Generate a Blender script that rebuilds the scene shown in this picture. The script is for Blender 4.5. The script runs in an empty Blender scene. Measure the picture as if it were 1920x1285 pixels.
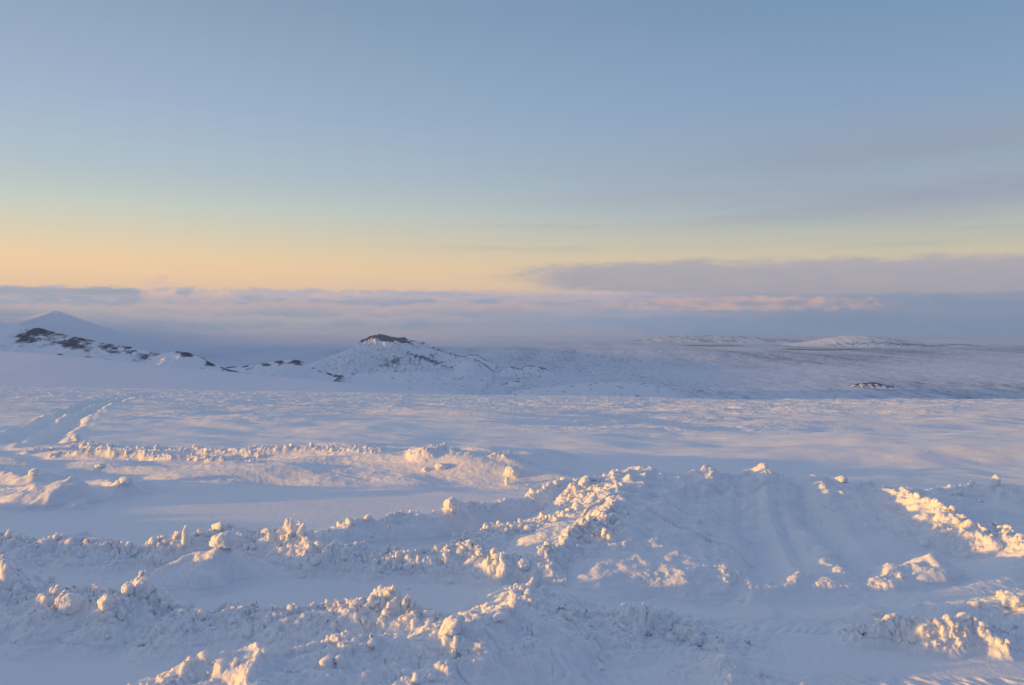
import bpy, math, random
import numpy as np
from mathutils import Vector, Matrix

# ------------------------------------------------------------------ camera, world, sun
scene = bpy.context.scene
C = scene.collection
F = 1493.0                      # focal length in pixels of the 1920 px wide photograph
W_, H_ = 1920.0, 1285.0
HZ = 600.0                      # row of the true horizon
PITCH = math.atan((HZ - H_ / 2) / F)      # negative: camera looks slightly down
CAMZ = 1.85

cam_d = bpy.data.cameras.new('camera')
cam_d.sensor_width = 36.0
cam_d.lens = F / W_ * 36.0
cam_d.clip_start = 0.05
cam_d.clip_end = 200000.0
cam = bpy.data.objects.new('camera', cam_d)
cam.location = (0, 0, CAMZ)
cam.rotation_euler = (math.radians(90) + PITCH, 0, 0)
C.objects.link(cam)
scene.camera = cam

SUN_AZ = -103.0                   # degrees from the view direction, negative = to the left
SUN_EL = 4.8

scene.view_settings.view_transform = 'Standard'
scene.view_settings.look = 'None'
scene.view_settings.exposure = 0.35
scene.view_settings.gamma = 1.0
scene.render.engine = 'CYCLES'
scene.cycles.use_denoising = True
scene.cycles.max_bounces = 6
scene.cycles.diffuse_bounces = 5
scene.cycles.glossy_bounces = 1
scene.cycles.transmission_bounces = 1
scene.cycles.volume_bounces = 2
scene.cycles.transparent_max_bounces = 4

sun_d = bpy.data.lights.new('sun', 'SUN')
sun_d.energy = 5.0
sun_d.angle = math.radians(0.6)
sun_d.color = (1.0, 0.465, 0.04)
sun = bpy.data.objects.new('sun', sun_d)
a, e = math.radians(SUN_AZ), math.radians(SUN_EL)
to_sun = Vector((math.sin(a) * math.cos(e), math.cos(a) * math.cos(e), math.sin(e)))
sun.rotation_euler = to_sun.to_track_quat('Z', 'Y').to_euler()
sun.location = (-30, -5, 20)
C.objects.link(sun)


class X:
    """A tiny wrapper so that shader maths reads like maths."""
    def __init__(s, nt, sock): s.nt, s.k = nt, sock
    @staticmethod
    def put(nt, inp, v):
        if isinstance(v, X): nt.links.new(v.k, inp)
        else: inp.default_value = v
    def m(s, op, *a, clamp=False):
        n = s.nt.nodes.new('ShaderNodeMath'); n.operation = op; n.use_clamp = clamp
        X.put(s.nt, n.inputs[0], s)
        for i, v in enumerate(a): X.put(s.nt, n.inputs[i + 1], v)
        return X(s.nt, n.outputs[0])
    def __add__(s, o): return s.m('ADD', o)
    __radd__ = __add__
    def __sub__(s, o): return s.m('SUBTRACT', o)
    def __rsub__(s, o): return s.m('MULTIPLY', -1.0).m('ADD', o)
    def __mul__(s, o): return s.m('MULTIPLY', o)
    __rmul__ = __mul__
    def __truediv__(s, o): return s.m('DIVIDE', o)
    def step(s, lo, hi):            # smooth step, lo may exceed hi
        n = s.nt.nodes.new('ShaderNodeMapRange'); n.interpolation_type = 'SMOOTHSTEP'
        X.put(s.nt, n.inputs['Value'], s)
        if isinstance(lo, (int, float)) and isinstance(hi, (int, float)) and lo > hi:
            n.inputs['From Min'].default_value = hi; n.inputs['From Max'].default_value = lo
            n.inputs['To Min'].default_value = 1.0; n.inputs['To Max'].default_value = 0.0
        else:
            X.put(s.nt, n.inputs['From Min'], lo); X.put(s.nt, n.inputs['From Max'], hi)
        return X(s.nt, n.outputs[0])


def xyz(nt, x, y, z=0.0):
    n = nt.nodes.new('ShaderNodeCombineXYZ')
    for i, v in enumerate((x, y, z)): X.put(nt, n.inputs[i], v)
    return X(nt, n.outputs[0])


def noise(nt, vec, scale=1.0, detail=4.0, rough=0.55, dist=0.0):
    n = nt.nodes.new('ShaderNodeTexNoise')
    X.put(nt, n.inputs['Vector'], vec)
    n.inputs['Scale'].default_value = scale; n.inputs['Detail'].default_value = detail
    n.inputs['Roughness'].default_value = rough; n.inputs['Distortion'].default_value = dist
    return X(nt, n.outputs['Fac'])


def mixc(nt, fac, a, b, mode='MIX'):
    n = nt.nodes.new('ShaderNodeMix'); n.data_type = 'RGBA'; n.blend_type = mode
    X.put(nt, n.inputs['Factor'], fac)
    for k, v in (('A', a), ('B', b)):
        s = [i for i in n.inputs if i.name == k and i.type == 'RGBA'][0]
        if isinstance(v, X): nt.links.new(v.k, s)
        else: s.default_value = tuple(v) + (1.0,)
    return X(nt, [o for o in n.outputs if o.type == 'RGBA'][0])


def lin(r, g, b):
    f = lambda c: (c / 255.0 / 12.92) if c / 255.0 <= 0.04045 else ((c / 255.0 + 0.055) / 1.055) ** 2.4
    return (f(r), f(g), f(b))


def ramp(nt, fac, stops):
    n = nt.nodes.new('ShaderNodeValToRGB'); n.color_ramp.interpolation = 'EASE'
    X.put(nt, n.inputs[0], fac)
    el = n.color_ramp.elements
    while len(el) < len(stops): el.new(0.5)
    for e_, (p, c) in zip(el, stops): e_.position = p; e_.color = tuple(c) + (1.0,)
    return X(nt, n.outputs[0])


world = bpy.data.worlds.new('World')
scene.world = world
world.use_nodes = True
wt = world.node_tree
wt.nodes.clear()
w_out = wt.nodes.new('ShaderNodeOutputWorld')
w_bg = wt.nodes.new('ShaderNodeBackground')
wt.links.new(w_bg.outputs[0], w_out.inputs[0])
sky = wt.nodes.new('ShaderNodeTexSky')
sky.sky_type = 'NISHITA'
sky.sun_disc = False
sky.sun_elevation = math.radians(SUN_EL)
sky.sun_rotation = math.radians(SUN_AZ)
sky.altitude = 700
sky.air_density = 1.0
sky.dust_density = 0.4
sky.ozone_density = 2.0
tc = wt.nodes.new('ShaderNodeTexCoord')
sep = wt.nodes.new('ShaderNodeSeparateXYZ')
wt.links.new(tc.outputs['Generated'], sep.inputs[0])
dx, dy, dz = (X(wt, sep.outputs[i]) for i in range(3))
U = dx.m('ARCTAN2', dy) * (180 / math.pi)          # azimuth, degrees from the view direction
V = dz.m('ARCSINE') * (180 / math.pi)              # elevation, degrees
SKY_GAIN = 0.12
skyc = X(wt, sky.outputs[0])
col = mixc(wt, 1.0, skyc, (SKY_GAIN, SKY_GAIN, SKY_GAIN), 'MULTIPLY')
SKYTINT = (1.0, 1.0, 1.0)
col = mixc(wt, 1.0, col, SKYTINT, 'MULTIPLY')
#CLOUDS-BEGIN
# clear-sky colour towards the glow (left) and away from it (right), hand-set ramps that cover most of the Nishita sky
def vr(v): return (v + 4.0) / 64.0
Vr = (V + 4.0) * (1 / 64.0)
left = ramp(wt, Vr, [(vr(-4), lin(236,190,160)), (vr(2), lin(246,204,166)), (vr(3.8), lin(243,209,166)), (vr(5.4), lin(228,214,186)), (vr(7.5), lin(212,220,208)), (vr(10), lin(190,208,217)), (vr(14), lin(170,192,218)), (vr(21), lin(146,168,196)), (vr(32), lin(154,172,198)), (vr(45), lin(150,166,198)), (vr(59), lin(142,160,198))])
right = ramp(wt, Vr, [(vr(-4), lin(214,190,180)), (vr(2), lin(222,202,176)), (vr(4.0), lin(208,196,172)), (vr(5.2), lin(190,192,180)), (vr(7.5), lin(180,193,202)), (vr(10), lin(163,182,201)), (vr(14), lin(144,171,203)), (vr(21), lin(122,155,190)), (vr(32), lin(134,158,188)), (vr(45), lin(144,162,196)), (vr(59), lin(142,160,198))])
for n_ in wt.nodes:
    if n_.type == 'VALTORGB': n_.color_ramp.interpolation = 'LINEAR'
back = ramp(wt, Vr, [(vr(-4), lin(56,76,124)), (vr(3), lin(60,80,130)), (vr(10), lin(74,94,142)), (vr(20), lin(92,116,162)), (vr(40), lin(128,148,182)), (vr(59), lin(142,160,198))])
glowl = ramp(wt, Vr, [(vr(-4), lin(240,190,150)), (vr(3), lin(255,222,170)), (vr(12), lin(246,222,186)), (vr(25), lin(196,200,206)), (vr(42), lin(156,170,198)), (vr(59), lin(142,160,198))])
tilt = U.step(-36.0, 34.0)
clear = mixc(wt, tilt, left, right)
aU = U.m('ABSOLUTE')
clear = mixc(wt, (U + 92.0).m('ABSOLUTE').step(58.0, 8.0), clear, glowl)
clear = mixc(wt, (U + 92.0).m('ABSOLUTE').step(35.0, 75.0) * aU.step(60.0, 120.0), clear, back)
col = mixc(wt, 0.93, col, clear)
def nz(su, sv, seed, detail=5.0, rough=.55, dist=0.0):
    return noise(wt, xyz(wt, U * su, V * sv, seed), 1.0, detail, rough, dist)
# high grey veil, upper right
n1 = nz(.05, .38, 3.1, 4.0, .5, .3)
slope_v = V - (U * 0.02)
veil = slope_v.step(5.4, 7.4) * slope_v.step(15.0, 8.0) * U.step(-6.0, 27.0) * (n1.step(.30, .62) * .75 + .25)
col = mixc(wt, veil * .72, col, lin(156, 162, 180))
wisp = nz(.06, 1.1, 9.0, 5.0, .6, .4).step(.5, .72) * V.step(3.6, 5.0) * V.step(9.0, 6.5) * U.step(-14.0, 4.0)
col = mixc(wt, wisp * .35, col, lin(168, 174, 180))
# grey bank with a flat belly, right
edge = nz(.11, .0, 5.5, 5.0, .55) * 1.5 - .75
fine = nz(.5, 1.6, 6.5, 5.0, .6) * .5 - .25
topv = (edge * .75 + fine * .8) + 4.0
wsp = nz(.35, 1.4, 41.0, 7.0, .66, .6)
core = (V - topv + (wsp - .5) * 1.1).step(0.34, -0.36)
apex = (U + (V - 3.1).m('ABSOLUTE') * -2.2 + (wsp - .5) * -9.0).step(-2.5, 4.0)
bank_c = ramp(wt, V * .25, [(0.0, lin(152,160,186)), (.35, lin(162,160,182)), (.75, lin(160,160,180)), (1.0, lin(166,166,182))])
bank_c = mixc(wt, wsp.step(.35, .7) * .45, bank_c, lin(176, 170, 184))
col = mixc(wt, core * apex * .95, col, bank_c)
# cloud sea over the lowland
top2 = (nz(.22, 0.0, 15.0, 5.0, .6) - .5) * .28 + 2.08 - U.step(0.0, 22.0) * .35
n3b = nz(.8, 2.6, 33.0, 6.0, .62, .2)
sea = (V - top2 + (n3b - .5) * (U.step(2.0, -12.0) * .7 + .4)).step(.12, -.18)
n2 = nz(.16, .75, 21.0, 6.0, .6, .35)
n3 = nz(.32, 1.3, 25.0, 6.0, .6, .3)
sea_c = ramp(wt, (V + (n2 - .5) * 2.6 + (n3b - .5) * .9 + 2.5) * .2, [(0.0, lin(110,134,182)), (.30, lin(112,138,188)), (.48, lin(132,154,198)), (.60, lin(168,172,204)), (.72, lin(150,166,204)), (.82, lin(196,184,202)), (.92, lin(168,176,202)), (1.0, lin(190,180,192))])
sea_c = mixc(wt, U.step(5.0, 22.0) * .75, sea_c, lin(118, 142, 178))
sea_c = mixc(wt, n3.step(.5, .78) * V.step(-.6, 1.2) * U.step(12.0, -8.0) * .7, sea_c, lin(226, 192, 190))
col = mixc(wt, sea, col, sea_c)
# blue gap under the rim of the sea, far left
gap = V.step(1.2, 1.75) * V.step(2.15, 1.85) * (U + (n3 - .5) * 14.0).step(-19.0, -27.0)
col = mixc(wt, gap * .55, col, lin(112, 138, 176))
def blob(u0, v0, ru, rv, soft=.55, wob=.9):
    du_, dv_ = (U - u0) * (1 / ru), (V - v0) * (1 / rv)
    d2 = du_ * du_ + dv_ * dv_ + (nz(1.1, 2.0, u0 * .37, 7.0, .66, .3) - .5) * wob * 3.2
    return d2.step(1.0 + soft * .3, 1.0 - soft)
puffs = blob(-23.9, 1.9, 1.3, .95).m('MAXIMUM', blob(-20.6, 1.6, 1.5, .55)).m('MAXIMUM', blob(-22.2, .9, 3.6, .7)).m('MAXIMUM', blob(-12.5, 1.7, 2.2, .35) * .6)
col = mixc(wt, puffs * (n3b.step(.30, .62) * .5 + .3), col, ramp(wt, V * .3 + .05, [(0.0, lin(176,172,192)), (.45, lin(218,190,190)), (.62, lin(240,202,184)), (.85, lin(222,190,184)), (1.0, lin(205,182,182))]))
# billows in front, each with a sunlit rim
for su_, seed_, top_, amp_, rimc, bodyc, ulim in ((.16, 51.0, 1.15, 1.9, (224, 192, 186), (148, 160, 190), 14.0), (.24, 57.0, .35, 1.7, (200, 186, 194), (132, 150, 184), 6.0), (.33, 63.0, -.55, 1.3, (176, 176, 198), (128, 148, 188), -6.0)):
    tn = nz(su_, .25, seed_, 6.0, .58) * amp_ - amp_ * .5 + (nz(1.3, 3.0, seed_ + 2, 6.0, .62, .3) - .5) * .55 + top_
    dd_ = tn - V
    m_ = dd_.step(-.10, .22) * (U + (n3 - .5) * 8.0).step(ulim, ulim - 16.0)
    cc_ = mixc(wt, dd_.step(0.0, 1.0), lin(*rimc), lin(*bodyc))
    col = mixc(wt, m_ * .8, col, cc_)
# sunlit underside of the bank, and the pink rim where it meets the sea
glow = blob(16.0, 1.12, 10.5, .55, .9, .8) * n3.step(.25, .6)
col = mixc(wt, glow * .9, col, lin(238, 190, 170))
rim = blob(2.5, 1.95, 7.0, .22, .9, .6)
col = mixc(wt, rim * .6, col, lin(226, 196, 180))
dark = blob(26.0, -.1, 14.0, .55, .9, .5)
col = mixc(wt, dark * .35, col, lin(104, 132, 182))
# below the horizon
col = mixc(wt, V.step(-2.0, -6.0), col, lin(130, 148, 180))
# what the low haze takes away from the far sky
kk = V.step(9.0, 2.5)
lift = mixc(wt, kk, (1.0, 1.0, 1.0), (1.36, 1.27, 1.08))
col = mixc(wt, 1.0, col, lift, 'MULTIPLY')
#CLOUDS-END
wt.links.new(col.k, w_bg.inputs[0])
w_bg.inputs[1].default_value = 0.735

# ------------------------------------------------------------------ numpy noise
def hsh(ix, iy, seed):
    n = ix.astype(np.uint32) * np.uint32(374761393) + iy.astype(np.uint32) * np.uint32(668265263) + np.uint32((seed * 2246822519) & 0xffffffff)
    n = (n ^ (n >> np.uint32(13))) * np.uint32(1274126177)
    n ^= n >> np.uint32(16)
    n = n * np.uint32(2654435761)
    n ^= n >> np.uint32(15)
    return n.astype(np.float32) * np.float32(1 / 4294967296.0)


def pn(x, y, seed=0):
    """gradient noise, about -1..1"""
    xi, yi = np.floor(x), np.floor(y)
    fx, fy = (x - xi).astype(np.float32), (y - yi).astype(np.float32)
    xi, yi = xi.astype(np.int64), yi.astype(np.int64)
    u = fx * fx * fx * (fx * (fx * 6 - 15) + 10)
    v = fy * fy * fy * (fy * (fy * 6 - 15) + 10)
    def g(ox, oy):
        t = hsh(xi + ox, yi + oy, seed) * np.float32(2 * math.pi)
        return np.cos(t) * (fx - ox) + np.sin(t) * (fy - oy)
    a_, b_, c_, d_ = g(0, 0), g(1, 0), g(0, 1), g(1, 1)
    return ((a_ * (1 - u) + b_ * u) * (1 - v) + (c_ * (1 - u) + d_ * u) * v) * 1.5


def fbm(x, y, seed=0, oct=4, gain=0.5, lac=2.03, ridged=False):
    s, a_, f, t = 0.0, 1.0, 1.0, 0.0
    for o in range(oct):
        n = pn(x * f + 17.3 * o, y * f - 9.1 * o, seed + o * 7)
        if ridged: n = 1 - 2 * np.abs(n)
        s = s + a_ * n; t += a_; a_ *= gain; f *= lac
    return s / t


def lumps(x, y, cell, seed, dens=0.75, sq=0.9):
    """half-buried clods: the highest of random rounded, angular caps; result in metres"""
    u, v = x / cell, y / cell
    xi, yi = np.floor(u).astype(np.int64), np.floor(v).astype(np.int64)
    best = np.zeros(x.shape, np.float32)
    for ox in (-1, 0, 1):
        for oy in (-1, 0, 1):
            cx, cy = xi + ox, yi + oy
            h1, h2_, h3, h4 = (hsh(cx, cy, seed + k) for k in (1, 2, 3, 4))
            r = (0.22 + 0.42 * h3 * h3) * (h4 < dens)
            ddx, ddy = u - (cx + h1), v - (cy + h2_)
            an = h4 * 25.0
            ca, sa = np.cos(an), np.sin(an)
            px_, py_ = ca * ddx + sa * ddy, (-sa * ddx + ca * ddy) * (1.0 + 0.7 * h1)
            e_ = 2.0 + 3.0 * h1
            d = (np.abs(px_) ** e_ + np.abs(py_) ** e_) ** (1 / e_)
            rr_ = np.maximum(r, .05)
            tilt = 1 + (h2_ - .5) * 1.6 * px_ / rr_ + (h1 - .5) * 1.0 * py_ / rr_
            dome = np.maximum(r * r - d * d, 0) ** 0.5
            slab = np.clip((r - d) / rr_ * 4.2, 0, 1) * r * .72
            h = np.where(h4 * 7.3 % 1.0 < .8, slab, dome) * tilt * (0.45 + 0.8 * h3) * (r > 0)
            best = np.maximum(best, h)
    return best * cell * sq


def sst(x, lo, hi):
    t = np.clip((x - lo) / (hi - lo), 0, 1)
    return t * t * (3 - 2 * t)


# ------------------------------------------------------------------ projection helpers
cp, sp = math.cos(PITCH), math.sin(PITCH)


def ray(px, py):
    a_, b_ = (px - W_ / 2) / F, -(py - H_ / 2) / F
    return a_, cp - sp * b_, sp + cp * b_          # x, y(forward), z(up)


def at(px, py, Y):
    x, y, z = ray(px, py)
    return x / y * Y, Y, CAMZ + z / y * Y


# ------------------------------------------------------------------ the near snow field
def base(x, y):
    """the plateau: level near the camera, then sloping down to a brow"""
    t = y - 8.5
    soft = np.where(t > 20, t, np.log1p(np.exp(np.clip(t / 2.2, -30, 30))) * 2.2)
    z = -0.0885 * soft - 0.0175 * x
    brow = 150.0
    over = np.maximum(y - brow, 0)
    return z - 0.0022 * over ** 2


def base1(x, y): return float(base(np.array([float(x)]), np.array([float(y)]))[0])


def hit(px, py, h=0.0):
    """the point h metres above the plateau seen at this pixel"""
    rx, ry, rz = ray(px, py)
    lo, hi = 1.0, 170.0
    for _ in range(50):
        mid = (lo + hi) / 2
        if CAMZ + rz / ry * mid - (base1(rx / ry * mid, mid) + h) > 0: lo = mid
        else: hi = mid
    return rx / ry * lo, lo


# crest lines: (column, row, height); near/far = half widths in metres towards / away from the camera
BANKS = [
 dict(id='front', near=0.85, far=0.28, rough=0.55, pts=[(150,1330,.16),(290,1280,.22),(370,1250,.26),(440,1238,.26),(490,1218,.30),(560,1215,.28),(640,1208,.28),(720,1203,.28),(800,1198,.28),(835,1176,.32),(870,1164,.30),(930,1152,.27),(962,1128,.25),(985,1100,.18)]),
 dict(id='spur', near=0.5, far=0.3, rough=0.9, pts=[(1080,1180,.08),(1130,1158,.11),(1200,1152,.10),(1270,1168,.07),(1330,1200,.03)]),
 dict(id='step', near=0.42, far=0.16, rough=1.2, pts=[(200,1135,.20),(265,1098,.24),(300,1130,.18),(350,1152,.13),(400,1148,.14),(450,1140,.14),(520,1147,.12),(600,1146,.13),(660,1138,.15),(720,1118,.19),(750,1130,.17),(800,1150,.12),(850,1163,.08)]),
 dict(id='leftpile', near=0.45, far=0.35, rough=1.1, pts=[(-130,1080,.3),(-60,1050,.32),(0,1050,.33),(20,1080,.25),(60,1110,.16),(125,1125,.2),(185,1125,.18),(225,1130,.18)]),
 dict(id='rear', near=0.35, far=0.22, rough=1.2, pts=[(-120,1005,.15),(0,1010,.16),(80,1018,.16),(150,1012,.17),(200,1018,.17),(250,1035,.12),(290,1030,.14),(345,1008,.2),(390,1005,.18),(440,996,.2),(490,1003,.17),(540,996,.22),(580,1015,.2),(640,1030,.15),(700,1040,.13),(760,1042,.13),(830,1038,.15),(880,1028,.19),(920,1045,.15),(970,1047,.17),(1010,1040,.22),(1045,1018,.26),(1090,992,.30),(1130,975,.32),(1160,962,.3)]),
 dict(id='mound', near=0.45, far=0.12, rough=0.35, pts=[(285,1078,.06),(330,1062,.14),(370,1046,.19),(410,1036,.22),(445,1038,.18),(480,1048,.1)]),
 dict(id='inner', near=0.35, far=0.25, rough=0.9, pts=[(840,1035,.03),(880,1012,.10),(930,990,.16),(1000,978,.17),(1060,962,.18),(1100,945,.2)]),
 dict(id='midridge', near=0.32, far=0.16, rough=0.5, pts=[(575,1003,.05),(610,996,.12),(650,984,.18),(690,975,.2),(740,968,.22),(790,960,.24),(835,950,.27),(880,942,.26),(940,938,.24),(990,932,.24),(1040,905,.22),(1090,900,.18)]),
 dict(id='knot', near=0.4, far=0.35, rough=0.9, pts=[(1085,945,.2),(1120,922,.28),(1150,905,.36)]),
 dict(id='pile', near=1.7, far=0.30, rough=0.32, pts=[(1150,958,.34),(1162,925,.42),(1172,893,.48),(1195,876,.50),(1250,880,.47),(1310,886,.44),(1350,882,.45),(1410,881,.44),(1470,888,.40),(1540,900,.34),(1590,902,.33),(1660,915,.28),(1720,925,.26)]),
 dict(id='rightcrest', near=0.5, far=0.35, rough=0.9, pts=[(1700,924,.28),(1735,940,.28),(1770,952,.29),(1810,968,.27),(1850,962,.28),(1885,975,.24),(1925,1005,.18),(1990,1040,.12)]),
 dict(id='backright', near=0.4, far=0.3, rough=0.6, pts=[(1760,920,.08),(1820,908,.16),(1870,912,.18),(1920,912,.2),(2000,915,.2)]),
 dict(id='smallridge', near=0.3, far=0.25, rough=0.3, pts=[(1615,1090,.04),(1650,1072,.12),(1690,1045,.18),(1738,1018,.25),(1760,1022,.12),(1775,1035,.02)]),
 dict(id='lowrow', near=0.17, far=0.3, rough=1.1, pts=[(1630,1192,.03),(1670,1174,.13),(1705,1164,.18),(1750,1172,.16),(1800,1174,.15),(1850,1184,.12),(1885,1196,.03)]),
 dict(id='rightstub', near=0.3, far=0.3, rough=0.7, pts=[(1860,1150,.03),(1900,1130,.10),(1930,1122,.12),(2000,1118,.10)]),
 dict(id='fieldbank', near=0.22, far=0.45, rough=0.62, pts=[(60,846,.05),(110,838,.11),(150,832,.15),(220,837,.15),(300,844,.12),(360,850,.10),(430,858,.09),(490,861,.08),(540,866,.03),(590,870,.015),(700,879,.01)]),
 dict(id='ledge', near=0.10, far=0.14, rough=0.7, pts=[(95,856,.03),(150,852,.08),(220,853,.09),(300,858,.08),(380,865,.06),(450,871,.03),(500,876,.01)]),
 dict(id='dune', near=0.5, far=0.6, rough=0.25, pts=[(-40,920,.06),(20,915,.10),(70,905,.22),(115,899,.28),(160,912,.1)]),
]
# low relief that is not a thing of its own
SWELLS = [
 dict(near=0.25, far=0.2, rough=0.4, pts=[(1300,890,.05),(1318,940,.10),(1330,975,.12),(1335,1020,.08),(1345,1070,.03)]),
 dict(near=0.18, far=0.2, rough=0.3, pts=[(1475,972,.03),(1530,1000,.09),(1570,1045,.09),(1600,1085,.03)]),
 dict(near=0.2, far=0.2, rough=0.3, pts=[(1440,945,.03),(1540,965,.07),(1620,985,.08),(1690,1000,.03)]),
 dict(near=0.35, far=0.3, rough=0.4, pts=[(1250,1100,.01),(1380,1088,.02),(1480,1085,.03),(1580,1088,.02),(1640,1100,.01)]),
 dict(near=0.3, far=0.12, rough=0.2, pts=[(1395,1125,.02),(1405,1108,.09),(1425,1104,.02)]),
 dict(near=0.3, far=0.3, rough=0.5, pts=[(1320,1260,.02),(1370,1245,.10),(1420,1270,.04)]),
 dict(near=0.3, far=0.4, rough=0.2, pts=[(-30,880,.05),(30,884,.08),(60,880,.14),(90,886,.03)]),
 dict(near=0.3, far=0.3, rough=0.3, pts=[(195,906,.02),(230,899,.16),(262,906,.03)]),
 dict(near=0.25, far=0.2, rough=0.4, pts=[(110,1012,.02),(150,1000,.08),(190,1012,.02)]),
 dict(near=0.2, far=0.15, rough=0.2, pts=[(1575,1148,.01),(1640,1140,.07),(1670,1150,.02)]),
 dict(near=0.25, far=0.2, rough=0.4, pts=[(1740,1140,.01),(1790,1130,.07),(1840,1145,.03)]),
 dict(near=0.3, far=0.2, rough=0.9, pts=[(920,890,.02),(960,882,.10),(1000,892,.04),(1050,893,.03)]),
 dict(near=0.3, far=0.2, rough=1.0, pts=[(775,880,.02),(800,878,.10),(825,870,.13),(870,882,.08),(900,884,.02)]),
]
# wheel and ski tracks pressed into the snow
GROOVES = [
 dict(w=0.30, d=0.17, pts=[(15,830),(80,795),(150,765),(215,748),(290,738)]),
 dict(w=0.34, d=0.20, pts=[(75,835),(130,795),(180,765),(240,748),(310,738)]),
 dict(w=0.22, d=0.07, pts=[(1352,895),(1385,960),(1405,1020),(1425,1085)]),
 dict(w=0.22, d=0.06, pts=[(1420,890),(1470,940),(1540,1000),(1600,1070)]),
 dict(w=0.22, d=0.05, pts=[(1500,900),(1600,950),(1690,985)]),
 dict(w=0.35, d=0.05, pts=[(1200,1120),(1350,1130),(1500,1125),(1620,1120)]),
 dict(w=0.45, d=0.10, pts=[(1650,1085),(1740,1060),(1800,1025),(1870,1000),(1935,1030)]),
]


for x0_, y0_, dx_, y1_, w_, d_ in ((1272, 900, 22, 1000, .10, .03), (1300, 930, 40, 1080, .07, .025), (1338, 892, 18, 1075, .12, .05),
                                   (1402, 905, 62, 1085, .10, .045), (1446, 925, 66, 1060, .06, .02), (1500, 955, 118, 1088, .11, .04),
                                   (1512, 908, 96, 980, .07, .025), (1568, 930, 125, 1010, .09, .03), (1228, 930, -12, 1060, .08, .02)):
    GROOVES.append(dict(w=w_, d=d_ * .6, pts=[(x0_ + dx_ * t ** 1.5, y0_ + (y1_ - y0_) * t) for t in (0, .25, .5, .75, 1)]))


def line_pts(b):
    out = []
    for p in b['pts']:
        h = (p[2] if len(p) > 2 else 0.0) * (.84 if 'id' in b else 1)
        x, y = hit(p[0], p[1], h)
        out.append((x, y, h))
    return out


def poly_field(x, y, P, near, far):
    """distance of each point to the polyline in units of the half width, and the crest height there"""
    bd = np.full(x.shape, 9.0, np.float32); bh = np.zeros(x.shape, np.float32)
    m = max(near, far)
    for (x0, y0, h0), (x1, y1, h1) in zip(P[:-1], P[1:]):
        sel = np.nonzero((x > min(x0, x1) - m) & (x < max(x0, x1) + m) & (y > min(y0, y1) - m) & (y < max(y0, y1) + m))[0]
        if not len(sel): continue
        xs, ys = x[sel], y[sel]
        ex, ey = x1 - x0, y1 - y0
        L2 = ex * ex + ey * ey + 1e-9
        t = np.clip(((xs - x0) * ex + (ys - y0) * ey) / L2, 0, 1)
        qx, qy = xs - (x0 + t * ex), ys - (y0 + t * ey)
        d = np.sqrt(qx * qx + qy * qy)
        # towards the camera or away from it
        s = -qy / np.maximum(d, 1e-6)
        w = far + (near - far) * (0.5 + 0.5 * s)
        dn = d / w
        better = dn < bd[sel]
        k = sel[better]
        bd[k] = dn[better]; bh[k] = (h0 + (h1 - h0) * t)[better]
    return bd, bh


for b in BANKS + SWELLS + GROOVES: b['W'] = line_pts(b)
# banks added out of view on the sunny side, to shade the flat snow
SHADE_BANKS = [
 dict(near=1.2, far=0.9, rough=0.5, W=[(-3.5,0.3,.42),(-4.6,1.7,.44),(-5.4,3.2,.44),(-5.9,4.6,.44),(-6.8,6.0,.38),(-8.4,7.4,.28),(-9.5,8.3,.12),(-12,9,.05)]),
 dict(near=1.0, far=1.0, rough=0.4, W=[(-19,2,.5),(-18,5,.3),(-17,7,.5),(-18,9,.2)]),
]


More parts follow.
